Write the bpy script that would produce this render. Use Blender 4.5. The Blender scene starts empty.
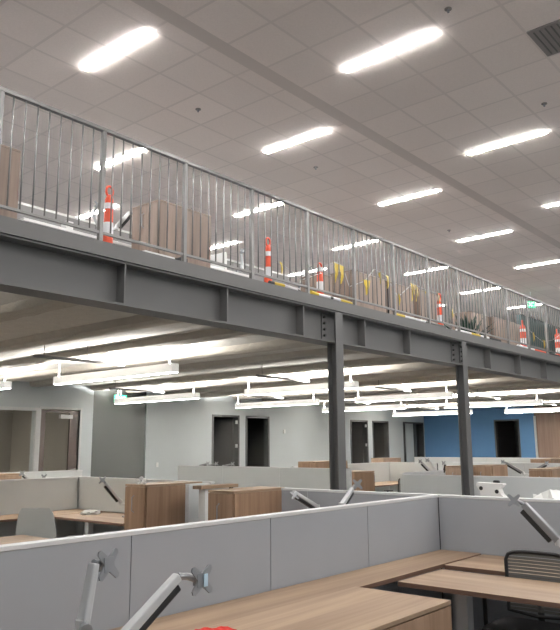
import bpy, bmesh, math, random
from mathutils import Vector, Matrix
random.seed(7)
C = bpy.context.scene.collection
SC = bpy.context.scene
V = Vector

# ------------------------------------------------------------------ materials
def new_mat(name):
    m = bpy.data.materials.new(name); m.use_nodes = True
    nt = m.node_tree
    return m, nt, nt.nodes['Principled BSDF']

def plain(name, col, rough=0.6, metal=0.0, var=0.06, scale=12.0, bump=0.0, bscale=200.0, spec=0.5):
    m, nt, b = new_mat(name)
    geo = nt.nodes.new('ShaderNodeNewGeometry')
    n = nt.nodes.new('ShaderNodeTexNoise'); n.inputs['Scale'].default_value = scale; n.inputs['Detail'].default_value = 4
    nt.links.new(geo.outputs['Position'], n.inputs['Vector'])
    r = nt.nodes.new('ShaderNodeMapRange')
    r.inputs['To Min'].default_value = 1 - var; r.inputs['To Max'].default_value = 1 + var
    nt.links.new(n.outputs['Fac'], r.inputs['Value'])
    mul = nt.nodes.new('ShaderNodeVectorMath'); mul.operation = 'SCALE'
    mul.inputs[0].default_value = col
    nt.links.new(r.outputs['Result'], mul.inputs['Scale'])
    nt.links.new(mul.outputs['Vector'], b.inputs['Base Color'])
    b.inputs['Roughness'].default_value = rough; b.inputs['Metallic'].default_value = metal
    b.inputs['Specular IOR Level'].default_value = spec
    if bump:
        n2 = nt.nodes.new('ShaderNodeTexNoise'); n2.inputs['Scale'].default_value = bscale; n2.inputs['Detail'].default_value = 3
        nt.links.new(geo.outputs['Position'], n2.inputs['Vector'])
        bp = nt.nodes.new('ShaderNodeBump'); bp.inputs['Strength'].default_value = bump; bp.inputs['Distance'].default_value = 0.02
        nt.links.new(n2.outputs['Fac'], bp.inputs['Height']); nt.links.new(bp.outputs['Normal'], b.inputs['Normal'])
    return m

def wood(name, a, c, axis, rough=0.45):
    """laminate with fine grain running along one axis"""
    m, nt, b = new_mat(name)
    geo = nt.nodes.new('ShaderNodeNewGeometry')
    mp = nt.nodes.new('ShaderNodeMapping'); mp.vector_type = 'POINT'
    s = [22, 22, 22]; s[axis] = 0.9
    mp.inputs['Scale'].default_value = s
    nt.links.new(geo.outputs['Position'], mp.inputs['Vector'])
    n = nt.nodes.new('ShaderNodeTexNoise'); n.inputs['Scale'].default_value = 1.0; n.inputs['Detail'].default_value = 6; n.inputs['Distortion'].default_value = 0.6
    nt.links.new(mp.outputs['Vector'], n.inputs['Vector'])
    mp2 = nt.nodes.new('ShaderNodeMapping'); s2 = [7, 7, 7]; s2[axis] = 0.35; mp2.inputs['Scale'].default_value = s2
    nt.links.new(geo.outputs['Position'], mp2.inputs['Vector'])
    n2 = nt.nodes.new('ShaderNodeTexNoise'); n2.inputs['Scale'].default_value = 1.0; n2.inputs['Detail'].default_value = 2
    nt.links.new(mp2.outputs['Vector'], n2.inputs['Vector'])
    ad = nt.nodes.new('ShaderNodeMath'); ad.operation = 'ADD'
    nt.links.new(n.outputs['Fac'], ad.inputs[0]); nt.links.new(n2.outputs['Fac'], ad.inputs[1])
    cr = nt.nodes.new('ShaderNodeValToRGB')
    cr.color_ramp.elements[0].position = 0.75; cr.color_ramp.elements[0].color = (*a, 1)
    cr.color_ramp.elements[1].position = 1.2; cr.color_ramp.elements[1].color = (*c, 1)
    mr = nt.nodes.new('ShaderNodeMapRange'); mr.inputs['From Min'].default_value = 0.7; mr.inputs['From Max'].default_value = 1.3
    nt.links.new(ad.outputs[0], mr.inputs['Value'])
    cr.color_ramp.elements[0].position = 0.1; cr.color_ramp.elements[1].position = 0.9
    nt.links.new(mr.outputs['Result'], cr.inputs['Fac'])
    nt.links.new(cr.outputs['Color'], b.inputs['Base Color'])
    b.inputs['Roughness'].default_value = rough
    return m

def emit(name, col, strength):
    m, nt, b = new_mat(name)
    b.inputs['Base Color'].default_value = (*col, 1)
    b.inputs['Emission Color'].default_value = (*col, 1); b.inputs['Emission Strength'].default_value = strength
    return m

def tile_mat(name, x0, y0, pitch=0.61, base=(0.86, 0.785, 0.74)):
    """lay-in ceiling: square tiles between narrow tees darkened for their shadow gaps"""
    m, nt, b = new_mat(name)
    geo = nt.nodes.new('ShaderNodeNewGeometry')
    sp = nt.nodes.new('ShaderNodeSeparateXYZ'); nt.links.new(geo.outputs['Position'], sp.inputs[0])
    def math_(op, a, bb=None, c=None):
        n = nt.nodes.new('ShaderNodeMath'); n.operation = op
        for i, v in enumerate((a, bb, c)):
            if v is None: continue
            if isinstance(v, (int, float)): n.inputs[i].default_value = v
            else: nt.links.new(v, n.inputs[i])
        return n.outputs[0]
    masks = []; cells = []
    for ax, o in (('X', x0), ('Y', y0)):
        u = math_('DIVIDE', math_('SUBTRACT', sp.outputs[ax], o), pitch)
        f = math_('ABSOLUTE', math_('SUBTRACT', math_('FRACT', math_('ADD', u, 0.5)), 0.5))
        masks.append(math_('LESS_THAN', f, 0.025)); cells.append(math_('FLOOR', u))
    line = math_('MAXIMUM', masks[0], masks[1])
    cb = nt.nodes.new('ShaderNodeCombineXYZ'); nt.links.new(cells[0], cb.inputs[0]); nt.links.new(cells[1], cb.inputs[1])
    wn = nt.nodes.new('ShaderNodeTexWhiteNoise'); nt.links.new(cb.outputs[0], wn.inputs['Vector'])
    mr = nt.nodes.new('ShaderNodeMapRange'); mr.inputs['To Min'].default_value = 0.965; mr.inputs['To Max'].default_value = 1.035
    nt.links.new(wn.outputs['Value'], mr.inputs['Value'])
    ns = nt.nodes.new('ShaderNodeTexNoise'); ns.inputs['Scale'].default_value = 60; nt.links.new(geo.outputs['Position'], ns.inputs['Vector'])
    mr2 = nt.nodes.new('ShaderNodeMapRange'); mr2.inputs['To Min'].default_value = 0.93; mr2.inputs['To Max'].default_value = 1.07
    nt.links.new(ns.outputs['Fac'], mr2.inputs['Value'])
    sc = nt.nodes.new('ShaderNodeVectorMath'); sc.operation = 'SCALE'; sc.inputs[0].default_value = base
    nt.links.new(math_('MULTIPLY', mr.outputs['Result'], mr2.outputs['Result']), sc.inputs['Scale'])
    mx = nt.nodes.new('ShaderNodeMix'); mx.data_type = 'RGBA'
    nt.links.new(line, mx.inputs['Factor']); nt.links.new(sc.outputs['Vector'], mx.inputs['A'])
    mx.inputs['B'].default_value = (base[0]*0.88, base[1]*0.88, base[2]*0.88, 1)  # shade of the gaps along the tees put into the colour
    nt.links.new(mx.outputs['Result'], b.inputs['Base Color'])
    b.inputs['Roughness'].default_value = 0.9
    return m

def glass_mat(name):
    m, nt, b = new_mat(name)
    b.inputs['Base Color'].default_value = (0.9, 0.95, 0.95, 1); b.inputs['Roughness'].default_value = 0.02
    b.inputs['Transmission Weight'].default_value = 1.0; b.inputs['IOR'].default_value = 1.1
    return m

M = dict(
    fabric=plain('panel_fabric', (0.37, 0.39, 0.42), 0.9, bump=0.15, bscale=900, var=0.05, scale=3),
    fabric_pale=plain('panel_fabric_pale', (0.62, 0.64, 0.64), 0.9, bump=0.1, bscale=700, var=0.05, scale=3),
    trim=plain('panel_trim', (0.66, 0.67, 0.68), 0.4, var=0.03),
    white=plain('white_paint', (0.72, 0.72, 0.71), 0.45, var=0.03),
    seam=plain('dark_gap', (0.03, 0.03, 0.03), 0.8),
    steel=plain('grey_steel_paint', (0.125, 0.125, 0.123), 0.5, var=0.08, scale=2.5),
    fascia=plain('grey_fascia_paint', (0.135, 0.133, 0.13), 0.5, var=0.05, scale=3),
    rail=plain('railing_paint', (0.23, 0.225, 0.22), 0.33, metal=0.35, var=0.05),
    bolt=plain('bolt_steel', (0.08, 0.08, 0.08), 0.5, metal=0.5),
    wood_x=wood('oak_laminate_x', (0.262, 0.172, 0.108), (0.39, 0.275, 0.182), 0),
    wood_y=wood('oak_laminate_y', (0.262, 0.172, 0.108), (0.39, 0.275, 0.182), 1),
    wood_z=wood('oak_laminate_z', (0.27, 0.165, 0.10), (0.40, 0.26, 0.17), 2),
    wood_zl=wood('oak_laminate_light', (0.31, 0.215, 0.155), (0.42, 0.30, 0.22), 2),
    wood_up=wood('dusty_laminate', (0.20, 0.145, 0.115), (0.30, 0.22, 0.175), 2),
    fabric_dark=plain('panel_fabric_dark', (0.26, 0.255, 0.255), 0.9),
    wood_end=wood('brown_cladding', (0.13, 0.08, 0.058), (0.19, 0.125, 0.092), 2),
    door_wood=wood('door_wood', (0.026, 0.016, 0.013), (0.042, 0.027, 0.022), 2),
    edge=plain('desk_edge', (0.17, 0.10, 0.07), 0.5),
    wall=plain('grey_wall_paint', (0.47, 0.505, 0.52), 0.85, var=0.04, scale=1.5),
    darkwall=plain('charcoal_wall_paint', (0.045, 0.049, 0.048), 0.85, var=0.05, scale=1.5),
    blue=plain('blue_wall_paint', (0.085, 0.20, 0.38), 0.8, var=0.05, scale=1.5),
    teal=plain('teal_wall_paint', (0.11, 0.19, 0.19), 0.8, var=0.05, scale=1.5),
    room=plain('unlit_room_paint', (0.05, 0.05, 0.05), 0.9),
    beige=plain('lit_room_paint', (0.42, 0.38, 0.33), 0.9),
    frame=plain('dark_door_frame', (0.05, 0.052, 0.052), 0.5),
    frame_pale=plain('pale_door_frame', (0.55, 0.56, 0.56), 0.4),
    carpet=plain('grey_carpet', (0.20, 0.20, 0.205), 0.95, bump=0.4, bscale=300, var=0.25, scale=40),
    deck=plain('sprayed_deck', (0.52, 0.50, 0.455), 0.95, bump=0.5, bscale=38, var=0.14, scale=9),
    joist=plain('sprayed_joist', (0.42, 0.39, 0.34), 0.95, bump=0.5, bscale=30, var=0.10, scale=9),
    silver=plain('silver_plastic', (0.58, 0.59, 0.60), 0.35, metal=0.2, var=0.03),
    chrome=plain('grey_metal', (0.33, 0.34, 0.355), 0.35, metal=0.6, var=0.05),
    black=plain('black_plastic', (0.018, 0.018, 0.02), 0.45, var=0.1),
    mesh=plain('chair_mesh', (0.16, 0.16, 0.15), 0.8),
    shell=plain('grey_chair_shell', (0.58, 0.59, 0.57), 0.55, var=0.04),
    orange=plain('orange_plastic', (0.80, 0.10, 0.04), 0.45, var=0.05),
    reflect=plain('white_reflective_band', (0.80, 0.80, 0.82), 0.3, var=0.03),
    rubber=plain('black_rubber', (0.025, 0.025, 0.025), 0.7),
    yellow=plain('yellow_vinyl', (0.72, 0.53, 0.05), 0.5, var=0.05),
    cord=plain('white_cord', (0.6, 0.6, 0.6), 0.7),
    red=plain('red_cloth', (0.62, 0.03, 0.02), 0.8, var=0.1),
    paper=plain('white_paper', (0.82, 0.82, 0.80), 0.8, var=0.03),
    grille=plain('grille_grey', (0.27, 0.25, 0.24), 0.6),
    bulk=plain('bulkhead_paint', (0.66, 0.60, 0.56), 0.9, var=0.04, scale=2),
    bulk_shade=plain('bulkhead_face_shade', (0.68, 0.62, 0.58), 0.9, var=0.04, scale=2),  # darker tone carries the shade of a bulkhead face
    tile_far=tile_mat('tiles_far', 4.20, 5.22), tile_near=tile_mat('tiles_near', 4.20, 4.155),
    glass=glass_mat('clear_glass'),
    led=emit('led_diffuser', (1.0, 0.98, 0.96), 112.0),
    led_low=emit('pendant_diffuser', (1.0, 0.98, 0.96), 20.0),
    led_up=emit('pendant_uplight_lens', (1.0, 0.98, 0.95), 9.0),
    housing=emit('pendant_housing_glow', (0.72, 0.72, 0.71), 0.30),  # white housing with a faint glow added so its sides read lit
    exit=emit('exit_green', (0.02, 0.45, 0.22), 1.2),
    exit_txt=emit('exit_letters', (0.75, 1.0, 0.85), 2.0),
    leaf=plain('dark_green_leaf', (0.02, 0.05, 0.035), 0.6, var=0.3),
    tag=plain('pale_blue_label', (0.55, 0.72, 0.85), 0.5),
)

# ------------------------------------------------------------------ mesh helper
class MB:
    def __init__(s): s.v = []; s.f = []
    def add(s, vs, fs):
        n = len(s.v); s.v += [V(v) for v in vs]; s.f += [tuple(i + n for i in f) for f in fs]; return s
    def box(s, x0, x1, y0, y1, z0, z1):
        return s.add([(x0,y0,z0),(x1,y0,z0),(x1,y1,z0),(x0,y1,z0),(x0,y0,z1),(x1,y0,z1),(x1,y1,z1),(x0,y1,z1)],
                     [(0,3,2,1),(4,5,6,7),(0,1,5,4),(1,2,6,5),(2,3,7,6),(3,0,4,7)])
    def bar(s, a, b, w, h, up=(0,0,1), w2=None, h2=None):
        """rectangular bar from a to b: w across, h along up"""
        a = V(a); b = V(b); d = (b - a).normalized(); u = V(up)
        if abs(d.dot(u)) > 0.98: u = V((1,0,0))
        sd = d.cross(u).normalized(); u = sd.cross(d).normalized()
        w2 = w2 or w; h2 = h2 or h
        vs = []
        for p, ww, hh in ((a, w, h), (b, w2, h2)):
            for i, j in ((-1,-1),(1,-1),(1,1),(-1,1)): vs.append(p + sd*ww/2*i + u*hh/2*j)
        return s.add(vs, [(0,1,2,3),(7,6,5,4),(0,4,5,1),(1,5,6,2),(2,6,7,3),(3,7,4,0)])
    def tube(s, pts, r, n=8, rs=None):
        pts = [V(p) for p in pts]; rings = []; prev = None
        for i, p in enumerate(pts):
            d = (pts[min(i+1, len(pts)-1)] - pts[max(i-1, 0)]).normalized()
            u = prev if prev is not None else (V((0,0,1)) if abs(d.z) < 0.9 else V((1,0,0)))
            sd = d.cross(u).normalized(); u = sd.cross(d).normalized(); prev = u
            rr = rs[i] if rs else r
            rings.append([p + (sd*math.cos(2*math.pi*k/n) + u*math.sin(2*math.pi*k/n))*rr for k in range(n)])
        vs = [q for r_ in rings for q in r_]; fs = []
        for i in range(len(rings)-1):
            for k in range(n):
                fs.append((i*n+k, i*n+(k+1)%n, (i+1)*n+(k+1)%n, (i+1)*n+k))
        fs.append(tuple(range(n))[::-1]); fs.append(tuple((len(rings)-1)*n+k for k in range(n)))
        return s.add(vs, fs)
    def cyl(s, a, b, r, r2=None, n=16): return s.tube([a, b], r, n, [r, r2 if r2 is not None else r])
    def prism(s, outline, fn, t0, t1):
        """closed outline of 2-D points, fn(u, v, t) -> 3-D, extruded t0..t1"""
        n = len(outline)
        vs = [fn(u, v, t0) for u, v in outline] + [fn(u, v, t1) for u, v in outline]
        fs = [tuple(range(n))[::-1], tuple(range(n, 2*n))] + [(i, (i+1) % n, n + (i+1) % n, n+i) for i in range(n)]
        return s.add(vs, fs)
    def build(s, name, mat, parent=None, bevel=0.0, smooth=False, off=None):
        if off is None:
            off = V((0,0,0)); p = parent
            while p is not None: off += V(p.location); p = p.parent
            if parent is None:
                xs = [v.x for v in s.v]; ys = [v.y for v in s.v]; zs = [v.z for v in s.v]
                off = V(((min(xs)+max(xs))/2, (min(ys)+max(ys))/2, min(zs)))
                loc = off
            else: loc = V((0,0,0))
        else: loc = V((0,0,0))
        me = bpy.data.meshes.new(name)
        me.from_pydata([v - off for v in s.v], [], s.f); me.validate()
        bm = bmesh.new(); bm.from_mesh(me); bmesh.ops.recalc_face_normals(bm, faces=bm.faces); bm.to_mesh(me); bm.free()
        me.materials.append(mat)
        if smooth:
            for p in me.polygons: p.use_smooth = True
        o = bpy.data.objects.new(name, me); C.objects.link(o); o.location = loc
        if parent is not None: o.parent = parent
        if bevel:
            b = o.modifiers.new('bevel', 'BEVEL'); b.width = bevel; b.segments = 2; b.limit_method = 'ANGLE'
        return o

def box(name, mat, parent, x0, x1, y0, y1, z0, z1, bevel=0.0):
    return MB().box(x0, x1, y0, y1, z0, z1).build(name, mat, parent, bevel)

def tag(o, label, cat, group=None, kind=None):
    o['label'] = label; o['category'] = cat
    if group: o['group'] = group
    if kind: o['kind'] = kind
    return o
def thing(name, loc, label, cat, group=None):
    o = bpy.data.objects.new(name, None); C.objects.link(o); o.location = loc; o.empty_display_size = 0.1
    return tag(o, label, cat, group)
def struct(name, mat, *b, bevel=0.0, parent=None):
    o = box(name, mat, parent, *b, bevel=bevel)
    if parent is None: o['kind'] = 'structure'
    return o
def structm(name, mb, mat):
    o = mb.build(name, mat); o['kind'] = 'structure'; return o

# ------------------------------------------------------------------ setting: shell
X0, X1, Y0, Y1 = -4.0, 26.6, -5.0, 14.7
YB = 5.0           # edge of the mezzanine
FZ = 3.33          # mezzanine floor
struct('floor', M['carpet'], X0, X1+6, Y0, Y1+4, -0.1, 0)
# ceilings of the tall hall (near part slightly lower, far part above the mezzanine)
struct('ceiling', M['tile_near'], X0, X1+6, Y0, 4.74, 5.69, 5.85)
struct('ceiling', M['tile_far'], X0, X1+6, 4.93, Y1, 5.76, 5.85)
struct('trim_1', M['bulk_shade'], X0, X1+6, 4.74, 4.93, 5.70, 5.85)  # flat strip, colour stands in for the shaded bulkhead face
# outer walls
struct('wall_front', M['wall'], X0-0.15, X0, Y0, Y1, 0, 5.85)
struct('wall_right', M['wall'], X0, X1+6, Y0-0.15, Y0, 0, 5.85)

# far wall on the ground floor with its openings (along x at y = Y1)
def wall_x(name, mat, xa, xb, y, z1, holes, t=0.15):
    """wall along x, thickness t behind y, rectangular holes (x0,x1,z0,z1)"""
    mb = MB(); cur = xa
    for hx0, hx1, hz0, hz1 in sorted(holes):
        if hx0 > cur: mb.box(cur, hx0, y, y+t, 0, z1)
        mb.box(hx0, hx1, y, y+t, hz1, z1)
        if hz0 > 0: mb.box(hx0, hx1, y, y+t, 0, hz0)
        cur = hx1
    if xb > cur: mb.box(cur, xb, y, y+t, 0, z1)
    return structm(name, mb, mat)
DH = 2.47
wall_x('wall_left', M['wall'], X0, 10.34, Y1, 3.10, [(6.6, 8.86, 0, DH), (8.92, 9.97, 0, DH)])
wall_x('wall_back', M['wall'], 11.99, X1, Y1, 3.10, [(14.36, 15.48, 0, DH), (15.76, 16.83, 0, DH), (21.24, 22.36, 0, DH), (22.68, 23.80, 0, DH), (24.9, 26.5, 0, DH)])
# dark niche between the two wall stretches
struct('wall_niche', M['darkwall'], 10.34, 11.99, Y1+0.03, Y1+0.15, 0, 3.10)
struct('trim_3', M['wall'], 10.19, 10.34, Y1+0.15, Y1+0.5, 0, 3.10)
struct('trim_4', M['wall'], 11.99, 12.14, Y1+0.15, Y1+0.5, 0, 3.10)
# upper wall above the mezzanine
struct('wall_upper', M['wall'], X0, X1+6, Y1, Y1+0.15, 3.10, 5.85)

# end wall on the ground floor: blue, with a dark doorway and a wood clad stretch
def wall_y(name, mat, ya, yb, x, z0, z1, holes, t=0.15):
    mb = MB(); cur = ya
    for a, b, c, d in sorted(holes):
        if a > cur: mb.box(x, x+t, cur, a, z0, z1)
        mb.box(x, x+t, a, b, d, z1); cur = b
    mb.box(x, x+t, cur, yb, z0, z1)
    return structm(name, mb, mat)
wall_y('wall_end', M['blue'], 10.08, Y1, X1, 0, 3.10, [(10.66, 11.66, 0, 2.5)])
wall_y('wall_end_wood', M['wood_end'], 5.2, 10.08, X1, 0, 3.10, [])
wall_y('wall_end_near', M['wall'], Y0, 5.2, X1, 0, 3.10, [])
wall_y('wall_end_upper', M['teal'], Y0, Y1, X1+5.0, 3.10, 5.85, [])
struct('trim_5', M['frame_pale'], X1-0.02, X1+0.01, 10.02, 10.10, 0, 2.6)
# upstairs teal wall stretch seen past the railing
struct('wall_teal', M['teal'], 22.6, X1+5.0, 8.75, 8.9, FZ, 5.76)

# rooms behind the openings
def room(name, mat, x0, x1, y0, y1, z1=3.0, shut=''):
    mb = MB()
    t = 0.1
    mb.box(x0-t, x0, y0, y1, 0, z1); mb.box(x1, x1+t, y0, y1, 0, z1)
    mb.box(x0-t, x1+t, y1, y1+t, 0, z1); mb.box(x0-t, x1+t, y0, y1+t, z1, z1+t)
    return structm(name, mb, mat)
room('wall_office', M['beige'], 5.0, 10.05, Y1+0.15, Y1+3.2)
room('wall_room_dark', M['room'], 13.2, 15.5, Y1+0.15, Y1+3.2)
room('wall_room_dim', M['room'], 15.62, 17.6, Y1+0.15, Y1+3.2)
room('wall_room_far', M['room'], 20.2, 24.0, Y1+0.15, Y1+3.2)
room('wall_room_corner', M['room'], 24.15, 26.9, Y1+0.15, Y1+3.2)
mb = MB(); mb.box(X1+0.15, X1+3, 10.3, 10.4, 0, 3.0); mb.box(X1+0.15, X1+3, 12.1, 12.2, 0, 3.0); mb.box(X1+3, X1+3.1, 10.3, 12.2, 0, 3.0); mb.box(X1+0.15, X1+3.1, 10.3, 12.2, 3.0, 3.1)
structm('wall_room_end', mb, M['room'])

def door_frame(name, x0, x1, y, z1, mat, w=0.06, d=0.19):
    mb = MB()
    mb.box(x0-0.0, x0+w, y-0.02, y-0.02+d, 0, z1); mb.box(x1-w, x1, y-0.02, y-0.02+d, 0, z1); mb.box(x0+w, x1-w, y-0.02, y-0.02+d, z1-w, z1)
    return structm(name, mb, mat)
nd = [0]
def open_door(x0, x1, leaf=True, hinge=True):
    nd[0] += 1
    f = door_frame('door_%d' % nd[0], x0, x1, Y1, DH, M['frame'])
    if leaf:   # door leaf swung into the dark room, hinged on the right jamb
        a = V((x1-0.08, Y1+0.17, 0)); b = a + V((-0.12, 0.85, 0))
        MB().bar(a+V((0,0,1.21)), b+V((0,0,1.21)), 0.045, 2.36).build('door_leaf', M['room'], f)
    if hinge:
        for z in (2.27, 1.58):
            box('door_hinge', M['silver'], f, x1-0.13, x1-0.06, Y1+0.0, Y1+0.03, z-0.05, z+0.05)
    return f
open_door(14.36, 15.48); open_door(15.76, 16.83, leaf=False, hinge=False)
open_door(21.24, 22.36); open_door(22.68, 23.80, leaf=False, hinge=False)
# opening in the corner: sidelight then a dark doorway
nd[0] += 1
f = door_frame('door_%d' % nd[0], 24.9, 26.5, Y1, DH, M['frame'])
box('door_mullion', M['frame'], f, 25.78, 25.95, Y1, Y1+0.12, 0, DH-0.06)
box('door_panel', M['wall'], f, 25.2, 25.78, Y1+0.05, Y1+0.09, 0, DH-0.06)
# blue wall doorway frame
mb = MB(); mb.box(X1-0.02, X1+0.17, 10.66, 10.72, 0, 2.5); mb.box(X1-0.02, X1+0.17, 11.60, 11.66, 0, 2.5); mb.box(X1-0.02, X1+0.17, 10.72, 11.60, 2.44, 2.5)
structm('door_%d' % (nd[0]+1), mb, M['frame'])

# glazed office front on the left: sidelight and glazed door
w = door_frame('window_1', 6.6, 8.88, Y1, DH, M['frame_pale'], w=0.07)
box('window_pane', M['glass'], w, 6.67, 8.81, Y1+0.05, Y1+0.06, 0.05, DH-0.07)
d = door_frame('door_%d' % (nd[0]+2), 8.88, 10.02, Y1, DH+0.03, M['frame_pale'], w=0.05)
mb = MB(); mb.box(8.95, 9.08, Y1+0.03, Y1+0.075, 0.02, DH-0.04); mb.box(9.72, 9.96, Y1+0.03, Y1+0.075, 0.02, DH-0.04)
mb.box(9.08, 9.72, Y1+0.03, Y1+0.075, 0.02, 0.3); mb.box(9.08, 9.72, Y1+0.03, Y1+0.075, DH-0.10, DH-0.04)
mb.build('door_leaf', M['door_wood'], d)
box('door_glass', M['glass'], d, 9.08, 9.72, Y1+0.05, Y1+0.058, 0.3, DH-0.10)
MB().box(9.42, 9.74, Y1-0.06, Y1+0.03, 2.24, 2.33).build('door_closer', M['white'], d)
tag(box('light_switch', M['white'], None, 9.34, 9.42, Y1+3.17, Y1+3.2, 1.13, 1.25), 'small white wall switch seen through the glazed office door', 'switch')

# small wall fittings
tag(box('card_reader', M['white'], None, 17.50, 17.60, Y1-0.03, Y1, 1.96, 2.08, 0.005), 'small white sensor box on the grey wall right of the two dark doorways', 'sensor')
tag(box('wall_switch', M['white'], None, 12.34, 12.42, Y1-0.012, Y1, 1.05, 1.17, 0.003), 'small white switch plate on the grey wall right of the charcoal niche', 'switch')

# ------------------------------------------------------------------ mezzanine structure
mb = MB().box(X0, X1+5, YB+0.12, Y1, 3.20, FZ)
structm('ceiling_mezzanine_slab', mb, M['carpet']).name = 'floor_upper'
# ribbed sprayed underside
struct('ceiling_lower', M['deck'], X0, X1, YB+0.12, Y1, 3.04, 3.20)
def joist(x):
    mb = MB(); n = 46; r = random.Random(int(x*10))
    prof = [(-0.15, 3.06), (-0.12, 2.955), (-0.06, 2.93), (0.06, 2.93), (0.12, 2.95), (0.15, 3.06)]
    rings = []
    for i in range(n+1):
        y = YB+0.2 + (Y1-YB-0.22)*i/n
        rings.append([(x+u+r.uniform(-.008, .008), y, z+(0 if z > 3.05 else r.uniform(-.005, .005))) for u, z in prof])
    k = len(prof); vs = [p for q in rings for p in q]; fs = []
    for i in range(n):
        for j in range(k-1): fs.append((i*k+j, i*k+j+1, (i+1)*k+j+1, (i+1)*k+j))
        fs.append((i*k+k-1, i*k, (i+1)*k, (i+1)*k+k-1))
    fs += [tuple(range(k)), tuple(n*k+j for j in range(k))[::-1]]
    mb.add(vs, fs)
    return mb
joists = [1.2, 2.45, 3.79, 5.08, 6.33, 7.60, 8.74, 10.35, 11.40, 12.69, 13.99, 15.3, 16.6, 17.9, 19.2, 20.5, 21.8, 23.1, 24.4, 25.7]
for i, x in enumerate(joists):
    structm('joist', joist(x), M['joist']).name = 'trim_%d' % (10+i)

beam = thing('steel_beam', (7, YB, 2.81), 'long grey steel edge beam with stiffener plates carrying the mezzanine', 'beam')
mb = MB()
mb.box(X0, X1, YB+0.10, YB+0.115, 2.83, 3.20)          # web
mb.build('web', M['steel'], beam)
box('bottom_flange', M['steel'], beam, X0, X1, YB-0.02, YB+0.23, 2.81, 2.83)
box('top_flange', M['steel'], beam, X0, X1, YB-0.02, YB+0.12, 3.185, 3.20)
box('fascia_channel', M['fascia'], beam, X0, X1, YB-0.035, YB+0.12, 3.205, 3.336)
for x in [2.45, 3.79, 5.08, 6.33, 7.60, 8.74, 11.40, 12.69, 13.99, 15.3, 16.6]:
    box('stiffener', M['fascia'], beam, x-0.008, x+0.008, YB-0.01, YB+0.10, 2.83, 3.185)

def column(x, label, top=3.20):
    c = thing('steel_column', (x, YB, 0), label, 'column', 'steel columns under the mezzanine edge')
    mb = MB()
    mb.box(x-0.075, x+0.075, YB-0.045, YB-0.033, 0.02, 3.185)
    mb.box(x-0.075, x+0.075, YB+0.075, YB+0.087, 0.02, 2.81)
    mb.box(x-0.005, x+0.005, YB-0.033, YB+0.075, 0.02, 2.81)
    mb.build('shaft', M['steel'], c)
    box('base_plate', M['steel'], c, x-0.13, x+0.13, YB-0.13, YB+0.16, 0, 0.02)
    for s in (-1, 1):
        a = MB().box(x+s*0.14-0.04, x+s*0.14+0.04, YB+0.085, YB+0.10, 2.85, 3.17)
        p = a.build('shear_angle', M['steel'], c)
        mb = MB()
        for k in range(4):
            z = 2.90+k*0.075; mb.cyl((x+s*0.14, YB+0.06, z), (x+s*0.14, YB+0.087, z), 0.017, n=6)
        mb.build('bolts', M['bolt'], p)
    return c
column(6.98, 'grey steel column, the thicker looking one left of centre')
column(10.36, 'grey steel column in front of the blue wall')
column(3.0-2.4, 'grey steel column beyond the left edge') if False else None

# ------------------------------------------------------------------ guardrail
gr = thing('guardrail', (8, YB+0.03, 3.336), 'long grey metal guardrail with vertical pickets on the mezzanine edge', 'railing')
RY = YB+0.03
px = [2.56+0.975*i for i in range(-2, 24)]
MB().box(px[0]-0.02, px[-1]+0.02, RY-0.022, RY+0.022, 4.36, 4.395).build('top_rail', M['rail'], gr, 0.004)
MB().box(px[0], px[-1], RY-0.013, RY+0.013, 3.415, 3.44).build('bottom_rail', M['rail'], gr, 0.003)
for x in px:
    MB().box(x-0.02, x+0.02, RY-0.02, RY+0.02, 3.336, 4.36).build('post', M['rail'], gr, 0.004)
    
pk = [a + 0.975*(k+1)/9 for a in px[:-1] for k in range(8)]
vis = [x for x in pk if x > 2.3]
near = vis[:99]
for x in near:
    MB().tube([(x, RY, 3.44), (x+random.uniform(-.002, .002), RY, 3.9), (x, RY, 4.36)], 0.007, 8).build('picket', M['rail'], gr, smooth=True)
mb = MB()
for x in pk:
    if x not in near: mb.cyl((x, RY, 3.44), (x, RY, 4.36), 0.007, n=6)
o = mb.build('picket', M['rail'], gr, smooth=True); o['kind'] = 'stuff'

# ------------------------------------------------------------------ ceiling lights
ords = ['first', 'second', 'third', 'fourth', 'fifth', 'sixth', 'seventh', 'eighth', 'ninth']
def ceil_light(x, y0, y1, z, label):
    y0 += 0.03; y1 -= 0.05
    t = thing('ceiling_light', (x, (y0+y1)/2, z), label, 'ceiling light', 'recessed linear lights of the high ceiling')
    mb = MB(); w = 0.040
    mb.box(x-w-0.005, x-w, y0-0.005, y1+0.005, z-0.004, z-0.0005); mb.box(x+w, x+w+0.005, y0-0.005, y1+0.005, z-0.004, z-0.0005)
    mb.box(x-w, x+w, y0-0.005, y0, z-0.004, z-0.0005); mb.box(x-w, x+w, y1, y1+0.005, z-0.004, z-0.0005)
    mb.build('trim_frame', M['fascia'], t)
    MB().box(x-w, x+w, y0, y1, z-0.017, z-0.0005).build('diffuser', M['led'], t, 0.006)
rows = [
    ('row far behind the camera', 5.69, -4.1, 6.03-3.05*2, 8),
    ('row behind the camera', 5.69, -1.65, 4.20-3.05, 8),
    ('row over the camera aisle', 5.69, 0.72, 4.20-3.05, 8),
    ('row nearest the top edge', 5.69, 2.975, 6.03-3.05*2, 9),
    ('row just past the ceiling step', 5.76, 5.23, 4.20-3.05, 8),
    ('row seen through the railing', 5.76, 7.57, 6.03-3.05*2, 8),
    ('farthest row above the desks', 5.76, 9.83, 4.20-3.05, 9),
    ('last row at the back', 5.76, 12.1, 6.03-3.05, 8),
]
for rn, z, y, x, n in rows:
    for k in range(n):
        xx = x+3.05*k
        if z < 5.7 and y < 2 and (xx > 20): continue
        ceil_light(xx, y, y+1.2, z, 'bright linear ceiling light, %s from the left in the %s' % (ords[k], rn))

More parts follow.
